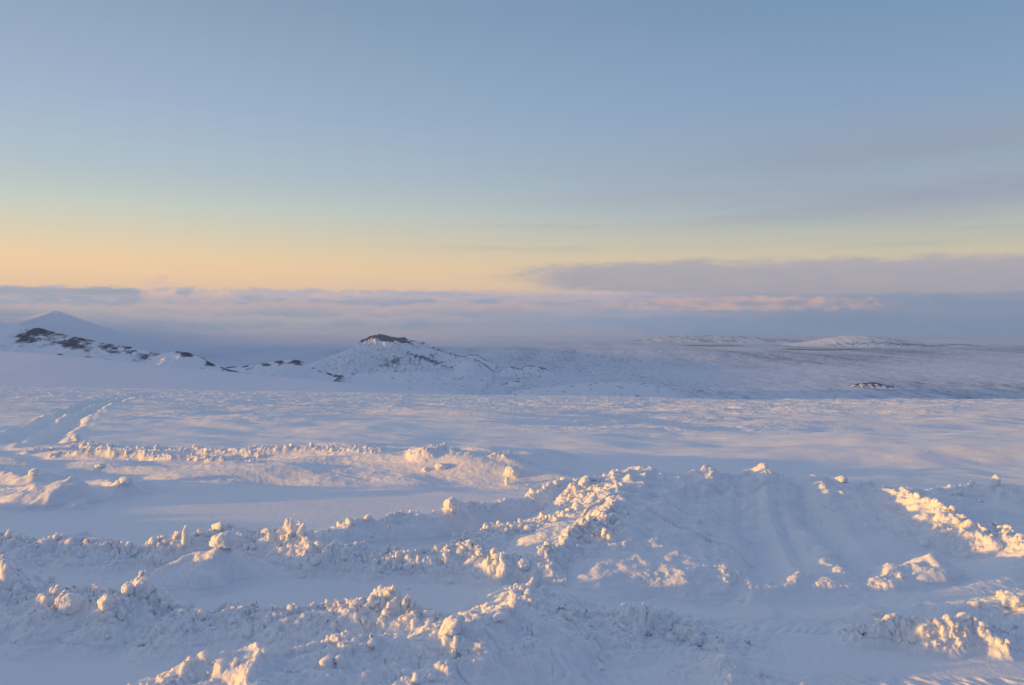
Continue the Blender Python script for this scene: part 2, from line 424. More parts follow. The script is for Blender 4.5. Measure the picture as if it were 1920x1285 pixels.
def near_height(x, y, detail=True, want_rough=False):
    """height, which bank each point belongs to"""
    r = np.hypot(x, y)
    # gentle wind-packed relief
    wx = x + 0.8 * pn(x * .15, y * .15, 5); wy = y + 0.5 * pn(x * .2, y * .2, 6)
    z = base(x, y)
    farf = sst(y, 7, 14)
    z = z + 0.05 * pn(wx * .13, wy * .22, 11) * (0.4 + farf) + 0.022 * pn(wx * .33, wy * .55, 12) * (0.5 + farf)
    s_ = fbm(wx * .55 + 3, wy * 1.3, 21, 3, 0.55, ridged=True)
    hf = farf * 0.016 * s_ + 0.006 * fbm(x * 1.3, y * 3.0, 23, 3)
    z = z + hf
    z = z + sst(y, 8.3, 10) * (0.030 * pn(wx * .62, wy * .95, 26) + .012 * pn(wx * 1.5, wy * 2.2, 27))
    lit_ = sst(y, 8.8, 9.8) * sst(y, 14.5, 12.5) * sst(x, 2.0, 0.5)
    q_ = pn(wx * .45 + .6 * y, wy * 1.3, 36)
    z = z + .24 * sst(x, -6.0, .6) * sst(x, 1.6, -.8) * sst(y, 9.2, 10.4) * sst(y, 14.6, 12.4) + lit_ * (.11 * q_ + .02 * fbm(x * 1.6 + .5 * y, y * 3.2, 34, 4, .6, ridged=True) + .04 * pn(wx * 1.2 + .8 * y, wy * 2.4, 37))
    z = z + sst(y, 13, 18) * (.12 * pn(wx * .26, wy * .42, 28) + .035 * pn(wx * .8, wy * 1.3, 29) * sst(pn(x * .11, y * .16, 30), -.5, .4)) * (.75 + .5 * sst(x, -4, 8))
    quiet = .25 + 1.1 * sst(pn(x * .09 + 7, y * .13, 38) + .4 * pn(x * .3, y * .5, 39), -.35, .45)
    h2_ = sst(y, 13, 22) * (0.032 * fbm(x * 1.1, y * 1.8, 24, 4, .6, ridged=True) * quiet + 0.05 * pn(x * .3, y * .22, 25))
    z = z + h2_; hf = hf + h2_
    # broad drifts whose left flanks face the low sun
    z = z + .30 * np.exp(-((x + 1.5) / 3.6) ** 2 - ((y - 29) / 6.5) ** 2) + .34 * sst(x, 1.5, 12) * sst(y, 13.2, 14.5) * sst(y, 24, 17) + .9 * sst(x, 4, 34) * sst(y, 20, 30) * sst(y, 110, 60) + .18 * np.exp(-((x + 9) / 3) ** 2 - ((y - 24) / 3) ** 2)
    # beyond 30 m the sastrugi are taller: they catch the sun on the brow
    ff = sst(y, 22, 60)
    if ff.max() > 0:
        h3_ = ff * 0.12 * fbm(x * .45, y * .5, 31, 4, .6, ridged=True)
        hf = hf + h3_
        z = z + h3_ + ff * (0.25 * pn(x * .03, y * .04, 33))
    rough = np.zeros(x.shape, np.float32) + 0.02
    owner = np.full(x.shape, -1, np.int16); top = np.full(x.shape, 0.035, np.float32)
    wob = 0.10
    jx = x + wob * pn(x * 2.3, y * 2.3, 41) + 0.04 * pn(x * 7, y * 7, 42)
    jy = y + wob * pn(x * 2.3, y * 2.3, 43) + 0.04 * pn(x * 7, y * 7, 44)
    acc = np.zeros(x.shape, np.float32)
    k = 0.05
    for i, b in enumerate(BANKS + SWELLS + SHADE_BANKS):
        d, h = poly_field(jx, jy, b['W'], b['near'], b['far'])
        idx = np.nonzero(d < 1.0)[0]
        if not len(idx): continue
        dd = d[idx]
        prof = (1 - dd) ** 1.25 * (1 + 0.6 * dd)
        prof = np.minimum(prof, 1.0)
        mod = 1 + 0.18 * pn(jx[idx] * 3.1, jy[idx] * 3.1, 51 + i) + .14 * pn(jx[idx] * 8, jy[idx] * 8, 52 + i)
        hh = h[idx] * prof * mod
        a0 = acc[idx]
        # smooth maximum
        t = np.clip(0.5 + 0.5 * (hh - a0) / k, 0, 1)
        acc[idx] = a0 * (1 - t) + hh * t + k * t * (1 - t) * 0.6 * np.minimum(1, hh / .05)
        w = (.45 * sst(1 - dd, -.1, 0.35) + .55 * sst(1 - dd, .30, .85)) * b['rough']
        rough[idx] = np.maximum(rough[idx], w)
        if i < len(BANKS):
            hhc = hh
            kk = hhc > top[idx]
            owner[idx[kk]] = i; top[idx[kk]] = hhc[kk]
    z = z + acc
    gx_ = x + .05 * pn(x * .9, y * .9, 46) + .012 * pn(x * 9, y * 9, 47); gy_ = y + .05 * pn(x * .9, y * .9, 48)
    for b in GROOVES:
        d, _ = poly_field(gx_, gy_, b['W'], b['w'] * 1.8, b['w'] * 1.8)
        idx = np.nonzero(d < 1.0)[0]
        dd = d[idx] * 1.8
        prof = -np.exp(-(dd / .62) ** 2 * 1.2) + (.14 if b['w'] > .27 else .32) * np.exp(-((dd - 1.15) / .28) ** 2)
        if b['w'] > .27: z[idx] -= .85 * hf[idx] * sst(1.8 - dd, 0, .7)
        z[idx] += b['d'] * prof * sst(1.8 - dd, 0, .4)
    if detail:
        # trampled ground between the banks
        tr = sst(x, -1.2, 1.2) * sst(y, 8.2, 7.2) * 0.20
        patch = sst(pn(x * .9, y * 1.1, 61) + .3 * pn(x * 4, y * 4, 62), -.3, .6)
        rough = np.maximum(rough, tr * patch)
        idx = np.nonzero((rough > 0.03) & (r < 24))[0]
        if len(idx):
            xs, ys, rg = x[idx], y[idx], rough[idx]
            ux = xs + 0.03 * pn(xs * 9, ys * 9, 71) + .008 * pn(xs * 34, ys * 34, 73); uy = ys + 0.03 * pn(xs * 9, ys * 9, 72) + .008 * pn(xs * 34, ys * 34, 74)
            big = lumps(ux, uy, 0.30, 107, 0.35, .60) * sst(rg, .5, 1.1)
            mid = lumps(ux, uy, 0.13, 111, 0.5, .7) * sst(rg, .2, 1.0)
            sml = lumps(ux, uy, 0.06, 121, 0.7, .85) * sst(rg, .08, .8)
            tny = lumps(xs, ys, 0.028, 131, 0.9, .8) * sst(rg, .04, .5)
            var = 0.25 + 1.25 * sst(pn(xs * 2.1, ys * 2.1, 75) + .4 * pn(xs * 6, ys * 6, 76), -.35, .65)
            z[idx] += (0.4 * big + 0.42 * mid + 0.72 * sml + 0.8 * tny) * var \
                + 0.035 * rg * fbm(xs * 4, ys * 4, 77, 4, .55) + 0.040 * rg * fbm(ux * 6.5, uy * 6.5, 78, 5, .6, ridged=True)
        # tyre lugs pressed in the trampled snow, lower right
        sel = np.nonzero((x > 0.2) & (x < 4.5) & (y > 2.2) & (y < 5.2))[0]
        if len(sel):
            xs, ys = x[sel], y[sel]
            for (yc, sl, w, s0) in ((4.02, 0.02, .17, 1), (3.62, 0.05, .17, -1), (4.95, -.03, .14, 1)):
                v = ys - (yc + sl * xs)
                m_ = sst(w - np.abs(v), 0, .05) * sst(pn(xs * .8, ys * .8, 81), -.5, .0)
                ph = (xs + s0 * np.abs(v) * .8 + .07 * pn(xs * 4, ys * 4, 82)) / 0.075
                z[sel] += (0.0055 * m_ * np.sin(2 * math.pi * ph) * (1 + 1.4 * pn(xs * 9, ys * 9, 83)) + .009 * m_ * pn(xs * 14, ys * 14, 84)) - 0.010 * m_
    if want_rough: return z, owner, rough
    return z, owner


def pn3(x, y, z, seed=0):
    xi, yi, zi = np.floor(x), np.floor(y), np.floor(z)
    fx, fy, fz = (x - xi).astype(np.float32), (y - yi).astype(np.float32), (z - zi).astype(np.float32)
    xi, yi, zi = xi.astype(np.int64), yi.astype(np.int64), zi.astype(np.int64)
    s3 = lambda t: t * t * (3 - 2 * t)
    u, v, w = s3(fx), s3(fy), s3(fz)
    def c(a_, b_, c_): return hsh(xi + a_ + (zi + c_) * 131, yi + b_ + (zi + c_) * 57, seed) * 2 - 1
    l = lambda p, q, t: p + (q - p) * t
    return l(l(l(c(0,0,0), c(1,0,0), u), l(c(0,1,0), c(1,1,0), u), v), l(l(c(0,0,1), c(1,0,1), u), l(c(0,1,1), c(1,1,1), u), v), w)


def mesh_grid(xv, yv, zv, nr, nc, name, mats, keep=None, attrs=None, normals=None):
    """a mesh from a row-major grid of vertices; keep: mask of the quads that belong to it"""
    i = np.arange((nr - 1) * (nc - 1)); rr, cc = i // (nc - 1), i % (nc - 1)
    if keep is not None: rr, cc = rr[keep], cc[keep]
    v0 = rr * nc + cc
    quads = np.stack([v0, v0 + 1, v0 + nc + 1, v0 + nc], 1)
    used = np.unique(quads)
    remap = np.full(nr * nc, -1, np.int64); remap[used] = np.arange(len(used))
    q = remap[quads].astype(np.int32)
    co = np.stack([xv[used], yv[used], zv[used]], 1).astype(np.float32)
    me = bpy.data.meshes.new(name)
    me.vertices.add(len(used)); me.vertices.foreach_set('co', co.ravel())
    me.loops.add(q.size); me.loops.foreach_set('vertex_index', q.ravel())
    me.polygons.add(len(q))
    me.polygons.foreach_set('loop_start', np.arange(0, q.size, 4, dtype=np.int32))
    me.polygons.foreach_set('loop_total', np.full(len(q), 4, np.int32))
    me.update(calc_edges=True)
    me.polygons.foreach_set('use_smooth', np.ones(len(q), bool))
    if attrs:
        for k_, v_ in attrs.items():
            at_ = me.attributes.new(k_, 'FLOAT', 'POINT')
            at_.data.foreach_set('value', v_[used].astype(np.float32))
    if normals is not None:
        me.normals_split_custom_set_from_vertices(normals[used].tolist())
    for m_ in mats: me.materials.append(m_)
    o = bpy.data.objects.new(name, me)
    C.objects.link(o)
    return o


def tag(o, label=None, cat=None, group=None, kind=None):
    if label: o['label'] = label
    if cat: o['category'] = cat
    if group: o['group'] = group
    if kind: o['kind'] = kind
    return o


# ------------------------------------------------------------------ materials
def new_mat(name):
    m_ = bpy.data.materials.new(name); m_.use_nodes = True
    nt = m_.node_tree; b_ = nt.nodes['Principled BSDF']
    return m_, nt, b_


def snow_material(name, grain=1.0, sss=0.0):
    m_, nt, b_ = new_mat(name)
    geo = nt.nodes.new('ShaderNodeNewGeometry'); P = X(nt, geo.outputs['Position'])
    n1 = noise(nt, P, 1.7, 3, .5)
    c_ = mixc(nt, n1, (0.80, 0.83, 0.86), (0.87, 0.885, 0.90))
    nt.links.new(c_.k, b_.inputs['Base Color'])
    b_.inputs['Roughness'].default_value = 0.62
    b_.inputs['Specular IOR Level'].default_value = 0.25
    fine = noise(nt, P, 55 * grain, 3, .6); mid_ = noise(nt, P, 14 * grain, 3, .55)
    bp = nt.nodes.new('ShaderNodeBump'); bp.inputs['Strength'].default_value = 0.7
    bp.inputs['Distance'].default_value = 0.018 / grain
    X.put(nt, bp.inputs['Height'], fine * 0.4 + mid_ * 0.6)
    nt.links.new(bp.outputs[0], b_.inputs['Normal'])
    if sss:
        b_.inputs['Subsurface Weight'].default_value = 1.0
        b_.inputs['Subsurface Scale'].default_value = sss
        b_.inputs['Subsurface Radius'].default_value = (1.0, 0.9, 0.8)
    return m_


SNOW = snow_material('packed_snow', 1.0, 0.02)
FIELD = snow_material('wind_packed_snow', 0.35)


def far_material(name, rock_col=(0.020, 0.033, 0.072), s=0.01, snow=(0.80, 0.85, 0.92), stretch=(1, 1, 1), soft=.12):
    """snow over dark rock; the vertex attribute rock says where rock comes through"""
    m_, nt, b_ = new_mat(name)
    geo = nt.nodes.new('ShaderNodeNewGeometry'); P = X(nt, geo.outputs['Position'])
    mp = nt.nodes.new('ShaderNodeMapping'); nt.links.new(P.k, mp.inputs[0]); mp.inputs['Scale'].default_value = stretch
    P = X(nt, mp.outputs[0])
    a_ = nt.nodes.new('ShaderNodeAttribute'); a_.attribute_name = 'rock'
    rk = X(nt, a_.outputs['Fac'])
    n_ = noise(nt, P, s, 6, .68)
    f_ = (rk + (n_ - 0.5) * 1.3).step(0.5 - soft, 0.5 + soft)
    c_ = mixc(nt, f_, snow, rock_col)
    nt.links.new(c_.k, b_.inputs['Base Color'])
    b_.inputs['Roughness'].default_value = 0.9
    b_.inputs['Specular IOR Level'].default_value = 0.0
    return m_


# ------------------------------------------------------------------ build the near snow
NC = 1700
th = np.radians(np.linspace(-41.5, 41.5, NC))
rows = [2.1]
while rows[-1] < 185:
    r_ = rows[-1]
    rows.append(r_ + (max(0.0065, 0.0017 * r_) if r_ < 9.5 else 0.0026 * r_ if r_ < 13 else (0.0032 * r_ if r_ < 60 else 0.006 * r_)))
rows = np.array(rows); NR = len(rows)
RR, TT = np.meshgrid(rows, th, indexing='ij')
gx = (RR * np.tan(TT)).ravel(); gy = RR.ravel().copy()
gz, owner, grough = near_height(gx, gy, True, True)
gz = gz.astype(np.float64)
# vertex normals of the whole sheet, so that the split objects meet without a seam
def sheet_normals():
    Pg = np.stack([gx, gy, gz], 1).reshape(NR, NC, 3)
    nn = np.cross(np.gradient(Pg, axis=1), np.gradient(Pg, axis=0))
    nn /= np.linalg.norm(nn, axis=2, keepdims=True) + 1e-12
    return nn.reshape(-1, 3)
nn = sheet_normals()
# crumble the churned snow along its own surface, so that steep faces are broken too
k_ = np.nonzero((grough > .12) & (gy < 20))[0]
X3, Y3, Z3 = gx[k_], gy[k_], gz[k_]
dsp = .013 * pn3(X3 * 11, Y3 * 11, Z3 * 14, 901) + .012 * pn3(X3 * 26, Y3 * 26, Z3 * 30, 902) + .006 * pn3(X3 * 60, Y3 * 60, Z3 * 60, 903)
dsp = dsp * sst(grough[k_], .10, .8) * 1.0
gx[k_] += nn[k_, 0] * dsp; gy[k_] += nn[k_, 1] * dsp; gz[k_] += nn[k_, 2] * dsp
nn = sheet_normals()
own = owner.reshape(NR, NC)
qown = own[:-1, :-1].ravel()
yq = RR[:-1, :-1].ravel()

LABELS = {
 'front': ('snow_bank', 'lumpy snow bank nearest the viewer, crest lit orange, near face in blue shade'),
 'spur': ('snow_bank', 'low crumbly snow hump just behind and right of the nearest bank'),
 'step': ('snow_bank', 'crumbly pink-lit snow edge behind the smooth strip in the lower left'),
 'leftpile': ('snow_bank', 'broken pile of snow blocks at the lower left edge of the photo'),
 'rear': ('snow_bank', 'long row of crumbled snow with the upright snow pillar on it'),
 'mound': ('snow_mound', 'smooth rounded snow mound with a sunlit brow below the upright snow pillar'),
 'inner': ('snow_bank', 'shaded rough snow ridge inside the hollow behind the crumbled row'),
 'midridge': ('snow_bank', 'snow ridge with a sharp lit crest carrying the large round snow block'),
 'knot': ('snow_bank', 'rubbly lit snow heap leaning on the foot of the tallest pile'),
 'pile': ('snow_pile', 'tallest broad snow pile, furrowed ramp in shade with a bright lit corner'),
 'rightcrest': ('snow_bank', 'bright orange lit snow crest slanting down at the right of the furrowed ramp'),
 'backright': ('snow_bank', 'shaded bumpy snow bank carrying the upright block at far right'),
 'smallridge': ('snow_bank', 'short diagonal snow ridge ending in a lit tip, dark shade to its right'),
 'lowrow': ('snow_bank', 'short isolated row of crumbled snow glowing orange in the lower right'),
 'rightstub': ('snow_bank', 'stub of lit snow bank cut off by the right edge of the photo'),
 'fieldbank': ('snow_bank', 'long low ploughed snow edge across the field beside the vehicle track'),
 'ledge': ('snow_bank', 'thin low ledge of crumbled snow running just in front of the ploughed edge'),
 'dune': ('snow_drift', 'low smooth snow drift with a lit left slope in front of the ploughed edge'),
}
near_q = yq < 26
o = mesh_grid(gx, gy, gz, NR, NC, 'snow_ground', [SNOW], keep=np.nonzero((qown < 0) & near_q)[0], normals=nn)
tag(o, kind='structure')
o = mesh_grid(gx, gy, gz, NR, NC, 'snow_field', [FIELD], keep=np.nonzero(~near_q)[0], normals=nn)
tag(o, kind='structure')
for i, b in enumerate(BANKS):
    keep = np.nonzero((qown == i) & near_q)[0]
    if not len(keep): continue
    nm, lb = LABELS[b['id']]
    o = mesh_grid(gx, gy, gz, NR, NC, nm, [SNOW], keep=keep, normals=nn)
    tag(o, lb, nm.replace('_', ' '), 'banks of snow pushed up by vehicles')

# the rest of the plateau, outside the picture
xs = np.concatenate([np.linspace(-260, -30, 60), np.arange(-29.75, 30, .25), np.linspace(31, 160, 40)])
ys = np.concatenate([np.linspace(-80, -8, 25), np.arange(-7.5, 12, .2), np.geomspace(12.3, 185, 110)])
YY, XX = np.meshgrid(ys, xs, indexing='ij')
ox, oy = XX.ravel(), YY.ravel()
oz, _ = near_height(ox, oy, False)
oz = oz - 0.05
inside = (np.abs(ox) < .84 * oy - .2) & (oy > 2.3)
inq = inside.reshape(len(ys), len(xs))
inq = (inq[:-1, :-1] & inq[1:, :-1] & inq[:-1, 1:] & inq[1:, 1:]).ravel()
o = mesh_grid(ox, oy, oz, len(ys), len(xs), 'outer_snow_ground', [SNOW], keep=np.nonzero(~inq)[0])
tag(o, kind='structure')
#CLUMPS-BEGIN
# ------------------------------------------------------------------ loose blocks and lumps of snow
from mathutils import noise as mno
import bmesh


def ground_at(px, py):
    rx, ry, rz = ray(px, py)
    Y = np.geomspace(2.3, 60, 2600)
    X_ = rx / ry * Y; Z_ = CAMZ + rz / ry * Y
    g, _ = near_height(X_, Y)
    below = np.nonzero(Z_ < g)[0]
    i = below[0] if len(below) else len(Y) - 1
    return X_[i], Y[i], g[i]


def block_mesh(name, w, h, d, seed, facets=11, lump=.16, level=5):
    """an irregular, rounded-off chunk: a soft polyhedron roughened by noise"""
    rnd = random.Random(seed)
    bm = bmesh.new(); bmesh.ops.create_icosphere(bm, subdivisions=level, radius=1.0)
    pl = []
    for _ in range(facets):
        v = Vector((rnd.gauss(0, 1), rnd.gauss(0, 1), rnd.gauss(0, 1))).normalized()
        pl.append((v, rnd.uniform(.62, 1.0)))
    off = Vector((rnd.uniform(0, 50), rnd.uniform(0, 50), rnd.uniform(0, 50)))
    for v in bm.verts:
        n = v.co.normalized(); s_ = 0.0
        for p_, d_ in pl:
            t = n.dot(p_) / d_
            if t > 0: s_ += t ** 22
        r = (s_ + 1.0) ** (-1 / 22)
        q = n * r
        r += lump * mno.fractal(q * 1.6 + off, .9, 2.1, 3) + lump * .45 * mno.fractal(q * 5 + off, .8, 2.1, 3)
        v.co = Vector((n.x * r * w / 2, n.y * r * d / 2, n.z * r * h / 2))
    me = bpy.data.meshes.new(name); bm.to_mesh(me); bm.free()
    me.polygons.foreach_set('use_smooth', np.ones(len(me.polygons), bool))
    me.materials.append(SNOW)
    return me


# column and row of the foot, width and height in photo pixels, tilt in degrees, facets, label
CLUMPS = [
 (346, 1030, 22, 56, 4, 7, 'snow_pillar', 'narrow upright snow pillar with a sunlit left edge on the long crumbled row'),
 (293, 1058, 14, 26, 0, 7, 'snow_block', 'small upright snow stub just left of the narrow snow pillar'),
 (415, 1030, 60, 40, 8, 6, 'snow_slab', 'broad tilted snow slab leaning right of the narrow snow pillar'),
 (546, 1004, 24, 46, -22, 7, 'snow_block', 'upright bright snow chunk leaning left on the long crumbled row'),
 (563, 1014, 24, 40, 12, 7, 'snow_block', 'bright snow chunk propped right against the chunk leaning left'),
 (846, 962, 34, 42, 5, 9, 'snow_block', 'largest rounded snow block on the sharp-crested ridge, lit on its left'),
 (689, 980, 18, 16, 0, 9, 'snow_block', 'small bright snow cube on the left part of the sharp-crested ridge'),
 (656, 984, 24, 14, 15, 7, 'snow_block', 'flat tilted snow flake left of the small cube on the sharp-crested ridge'),
 (946, 1086, 22, 28, 0, 12, 'snow_ball', 'egg-shaped snow ball glowing yellow at the centre of the foreground'),
 (985, 1072, 46, 26, 18, 7, 'snow_block', 'lit wedge of snow just right of the egg-shaped ball'),
 (951, 910, 12, 18, 0, 6, 'snow_block', 'tiny pointed snow cone below the pyramid-shaped heap'),
 (960, 896, 42, 26, 0, 5, 'snow_heap', 'pyramid-shaped lit snow heap at the end of the ploughed edge'),
 (1870, 912, 20, 30, 14, 8, 'snow_block', 'upright orange-lit snow block on the shaded bank at far right'),
 (1580, 906, 30, 16, 4, 8, 'snow_block', 'flat lit snow cake behind the furrowed ramp'),
 (60, 892, 26, 18, 0, 9, 'snow_block', 'round lit snow lump at the far left of the smooth strip'),
 (186, 878, 26, 9, 0, 8, 'snow_block', 'small dark-sided snow lump below the ploughed edge'),
 (6, 1105, 26, 62, -6, 7, 'snow_pillar', 'glowing vertical snow slab cut by the left edge of the photo'),
 (30, 1118, 20, 30, 30, 7, 'snow_block', 'small lit snow splinter beside the slab cut by the left edge'),
 (126, 1150, 52, 42, 8, 7, 'snow_block', 'blocky lit snow boulder in the lower left, left one of a pair'),
 (194, 1148, 42, 34, -8, 8, 'snow_block', 'blocky lit snow boulder in the lower left, right one of a pair'),
 (262, 1122, 46, 52, 10, 7, 'snow_block', 'tallest lit snow chunk above the pair of boulders in the lower left'),
 (238, 1118, 30, 30, 0, 9, 'snow_block', 'rounded half-shaded snow lump touching the tallest lower left chunk'),
 (494, 1234, 30, 22, 0, 10, 'snow_block', 'rounded snow knob on the crest of the nearest bank'),
 (696, 1214, 24, 16, 8, 9, 'snow_block', 'small lit snow knob midway along the nearest bank'),
 (843, 1192, 74, 34, -34, 7, 'snow_block', 'long bright snow wedge climbing the right end of the nearest bank'),
 (962, 1148, 18, 44, 6, 8, 'snow_block', 'thin upright lit snow stump above the right end of the nearest bank'),
 (938, 1164, 36, 14, -14, 8, 'snow_block', 'flat lit snow flake below the thin upright stump'),
 (1736, 1026, 16, 16, 0, 9, 'snow_block', 'tiny lit snow cap on the tip of the short diagonal ridge'),
 (1329, 1003, 12, 11, 0, 12, 'snow_ball', 'tiny yellow snow ball on the furrowed ramp'),
 (1312, 980, 16, 14, 0, 9, 'snow_block', 'small lit snow nub above the tiny ball on the furrowed ramp'),
 (1095, 992, 20, 24, 0, 9, 'snow_block', 'bright snow knob where the crumbled row climbs to the tallest pile'),
 (1150, 976, 24, 16, 10, 8, 'snow_block', 'small lit snow block above the bright knob'),
 (1690, 1085, 14, 12, 0, 10, 'snow_ball', 'small shaded snow ball at the foot of the short diagonal ridge'),
 (1650, 1154, 30, 12, 0, 7, 'snow_block', 'small lit snow tip above the isolated orange row'),
 (1905, 1140, 50, 30, 0, 9, 'snow_block', 'lit snow block touching the right edge of the photo'),
 (828, 882, 30, 16, 0, 8, 'snow_block', 'highest lit lump of the cluster on the far ploughed edge'),
 (800, 884, 20, 10, 0, 8, 'snow_block', 'lower left lump of the cluster on the far ploughed edge'),
 (232, 908, 34, 14, 0, 7, 'snow_block', 'lone lit snow lump on the smooth strip beside the drift'),
 (140, 828, 20, 18, 0, 8, 'snow_block', 'lit snow lump where the vehicle track meets the ploughed edge'),
]
for i, (px, py, w, h, tilt_, fc, nm, lb) in enumerate(CLUMPS):
    x, y, z = ground_at(px, py)
    k_ = y / F * .86
    me = block_mesh(nm, w * k_, h * k_ * 1.15, w * k_ * .85, 900 + i, fc)
    ob = bpy.data.objects.new(nm, me); C.objects.link(ob)
    ob.location = (x, y + w * k_ * .25, z + h * k_ * .33)
    ob.rotation_euler = (0, math.radians(tilt_), math.radians((i * 73) % 60 - 30))
    tag(ob, lb, nm.replace('_', ' '), 'loose pieces of snow')

# crumbs: nobody could count them
def crumbs():
    rng = np.random.default_rng(7)
    bm = bmesh.new(); bmesh.ops.create_icosphere(bm, subdivisions=2, radius=1.0)
    base_v = np.array([v.co[:] for v in bm.verts]); base_f = np.array([[v.index for v in f.verts] for f in bm.faces]); bm.free()
    pts = []
    for b in BANKS:
        if b['rough'] < .5: continue
        P = b['W']
        for (x0, y0, h0), (x1, y1, h1) in zip(P[:-1], P[1:]):
            L = math.hypot(x1 - x0, y1 - y0)
            n = int(L * 45 * b['rough'])
            t = rng.random(n); s_ = rng.normal(0, .5, n)
            w = np.where(s_ < 0, b['near'], b['far'])
            pts.append(np.stack([x0 + (x1 - x0) * t + rng.normal(0, .05, n), y0 + (y1 - y0) * t + s_ * w], 1))
    pts = np.concatenate(pts)
    keep = (pts[:, 1] > 2.4) & (pts[:, 1] < 17); pts = pts[keep]
    g, _ = near_height(pts[:, 0], pts[:, 1])
    size = 0.008 + 0.028 * rng.random(len(pts)) ** 3
    n = len(pts); nv = len(base_v)
    dirs = rng.normal(size=(n, 1, 3)); V_ = np.repeat(base_v[None], n, 0)
    V_ = V_ * (1 + .30 * np.sin(V_ @ rng.normal(size=(n, 3, 1)) * 2.4 + rng.random((n, 1, 1)) * 6) + .12 * rng.normal(size=(n, nv, 1)))
    V_ = V_ * (0.75 + .5 * rng.random((n, 1, 3))) * size[:, None, None]
    V_ += np.stack([pts[:, 0], pts[:, 1], g + size * .35], 1)[:, None, :]
    F_ = (base_f[None] + (np.arange(n) * nv)[:, None, None]).reshape(-1, 3)
    me = bpy.data.meshes.new('snow_crumbs')
    me.vertices.add(n * nv); me.vertices.foreach_set('co', V_.astype(np.float32).ravel())
    me.loops.add(F_.size); me.loops.foreach_set('vertex_index', F_.astype(np.int32).ravel())
    me.polygons.add(len(F_)); me.polygons.foreach_set('loop_start', np.arange(0, F_.size, 3, dtype=np.int32))
    me.polygons.foreach_set('loop_total', np.full(len(F_), 3, np.int32))
    me.update(calc_edges=True)
    me.materials.append(SNOW)
    ob = bpy.data.objects.new('snow_crumbs', me); C.objects.link(ob); tag(ob, kind='stuff')
crumbs()
#CLUMPS-END
#FAR-BEGIN
# ------------------------------------------------------------------ the far land
VAL = -420.0
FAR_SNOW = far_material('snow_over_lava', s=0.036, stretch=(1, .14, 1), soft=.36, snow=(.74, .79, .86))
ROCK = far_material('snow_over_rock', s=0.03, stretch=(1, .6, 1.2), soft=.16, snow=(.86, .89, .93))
SMOOTH = far_material('smooth_far_snow', s=0.002)

NCf = 1000
rf = np.concatenate([np.geomspace(176, 3300, 60)[:-1], np.geomspace(3300, 21000, 700)])
tf = np.radians(np.linspace(-52, 52, NCf))
RR2, TT2 = np.meshgrid(rf, tf, indexing='ij')
fx_, fy_ = (RR2 * np.tan(TT2)).ravel(), RR2.ravel().copy()
fz_ = np.interp(fy_, [176, 190, 600, 1500, 3000, 40000], [0, -6, -110, -290, VAL, VAL])
near_z = base(fx_, np.minimum(fy_, 176)) - .5
fz_ = np.where(fy_ < 600, near_z + fz_, fz_ + near_z * np.clip(1 - (fy_ - 600) / 2400, 0, 1))
vm = sst(fy_, 2500, 3500)
fz_ = fz_ + vm * (14 * fbm(fx_ / 900, fy_ / 1400, 201, 4, .5) + 5 * fbm(fx_ / 160, fy_ / 260, 203, 4, .6))
# swells of the lava plain
fz_ = fz_ + vm * 7 * fbm(fx_ / 260, fy_ / 120, 205, 4, .6, ridged=True)
fz_ = fz_ + 60 * np.exp(-((fx_ - 1400) / 1500) ** 2 - ((fy_ - 9500) / 900) ** 2) * (1 + .2 * fbm(fx_ / 300, fy_ / 300, 207, 4))
rk = 0.28 + 0.26 * fbm(fx_ / 420, fy_ / 3200, 211, 5, .62) + 0.16 * pn(fx_ / 1800, fy_ / 2500, 213)
rk = rk + 0.03 * sst(fx_, 1500, 3000) * sst(fy_, 6500, 5000) * sst(pn(fx_ / 700, fy_ / 500, 214), -.2, .5)
rk = rk + 0.25 * np.exp(-((fx_ - 5500) / 3500) ** 2 - ((fy_ - 11500) / 2200) ** 2)
rk = rk - .12 * sst(fy_, 9500, 13500)
for lx_, ly_, wx_, wy_ in ((4260, 11050, 800, 600), (3290, 12600, 700, 600)):
    g_ = np.clip(1.6 * np.exp(-((fx_ - lx_) / wx_) ** 2 - ((fy_ - ly_) / wy_) ** 2), 0, 1)
    fz_ = fz_ * (1 - g_) + (VAL + 12) * g_
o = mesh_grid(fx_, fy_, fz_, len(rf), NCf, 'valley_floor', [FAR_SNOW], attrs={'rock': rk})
tag(o, kind='structure')


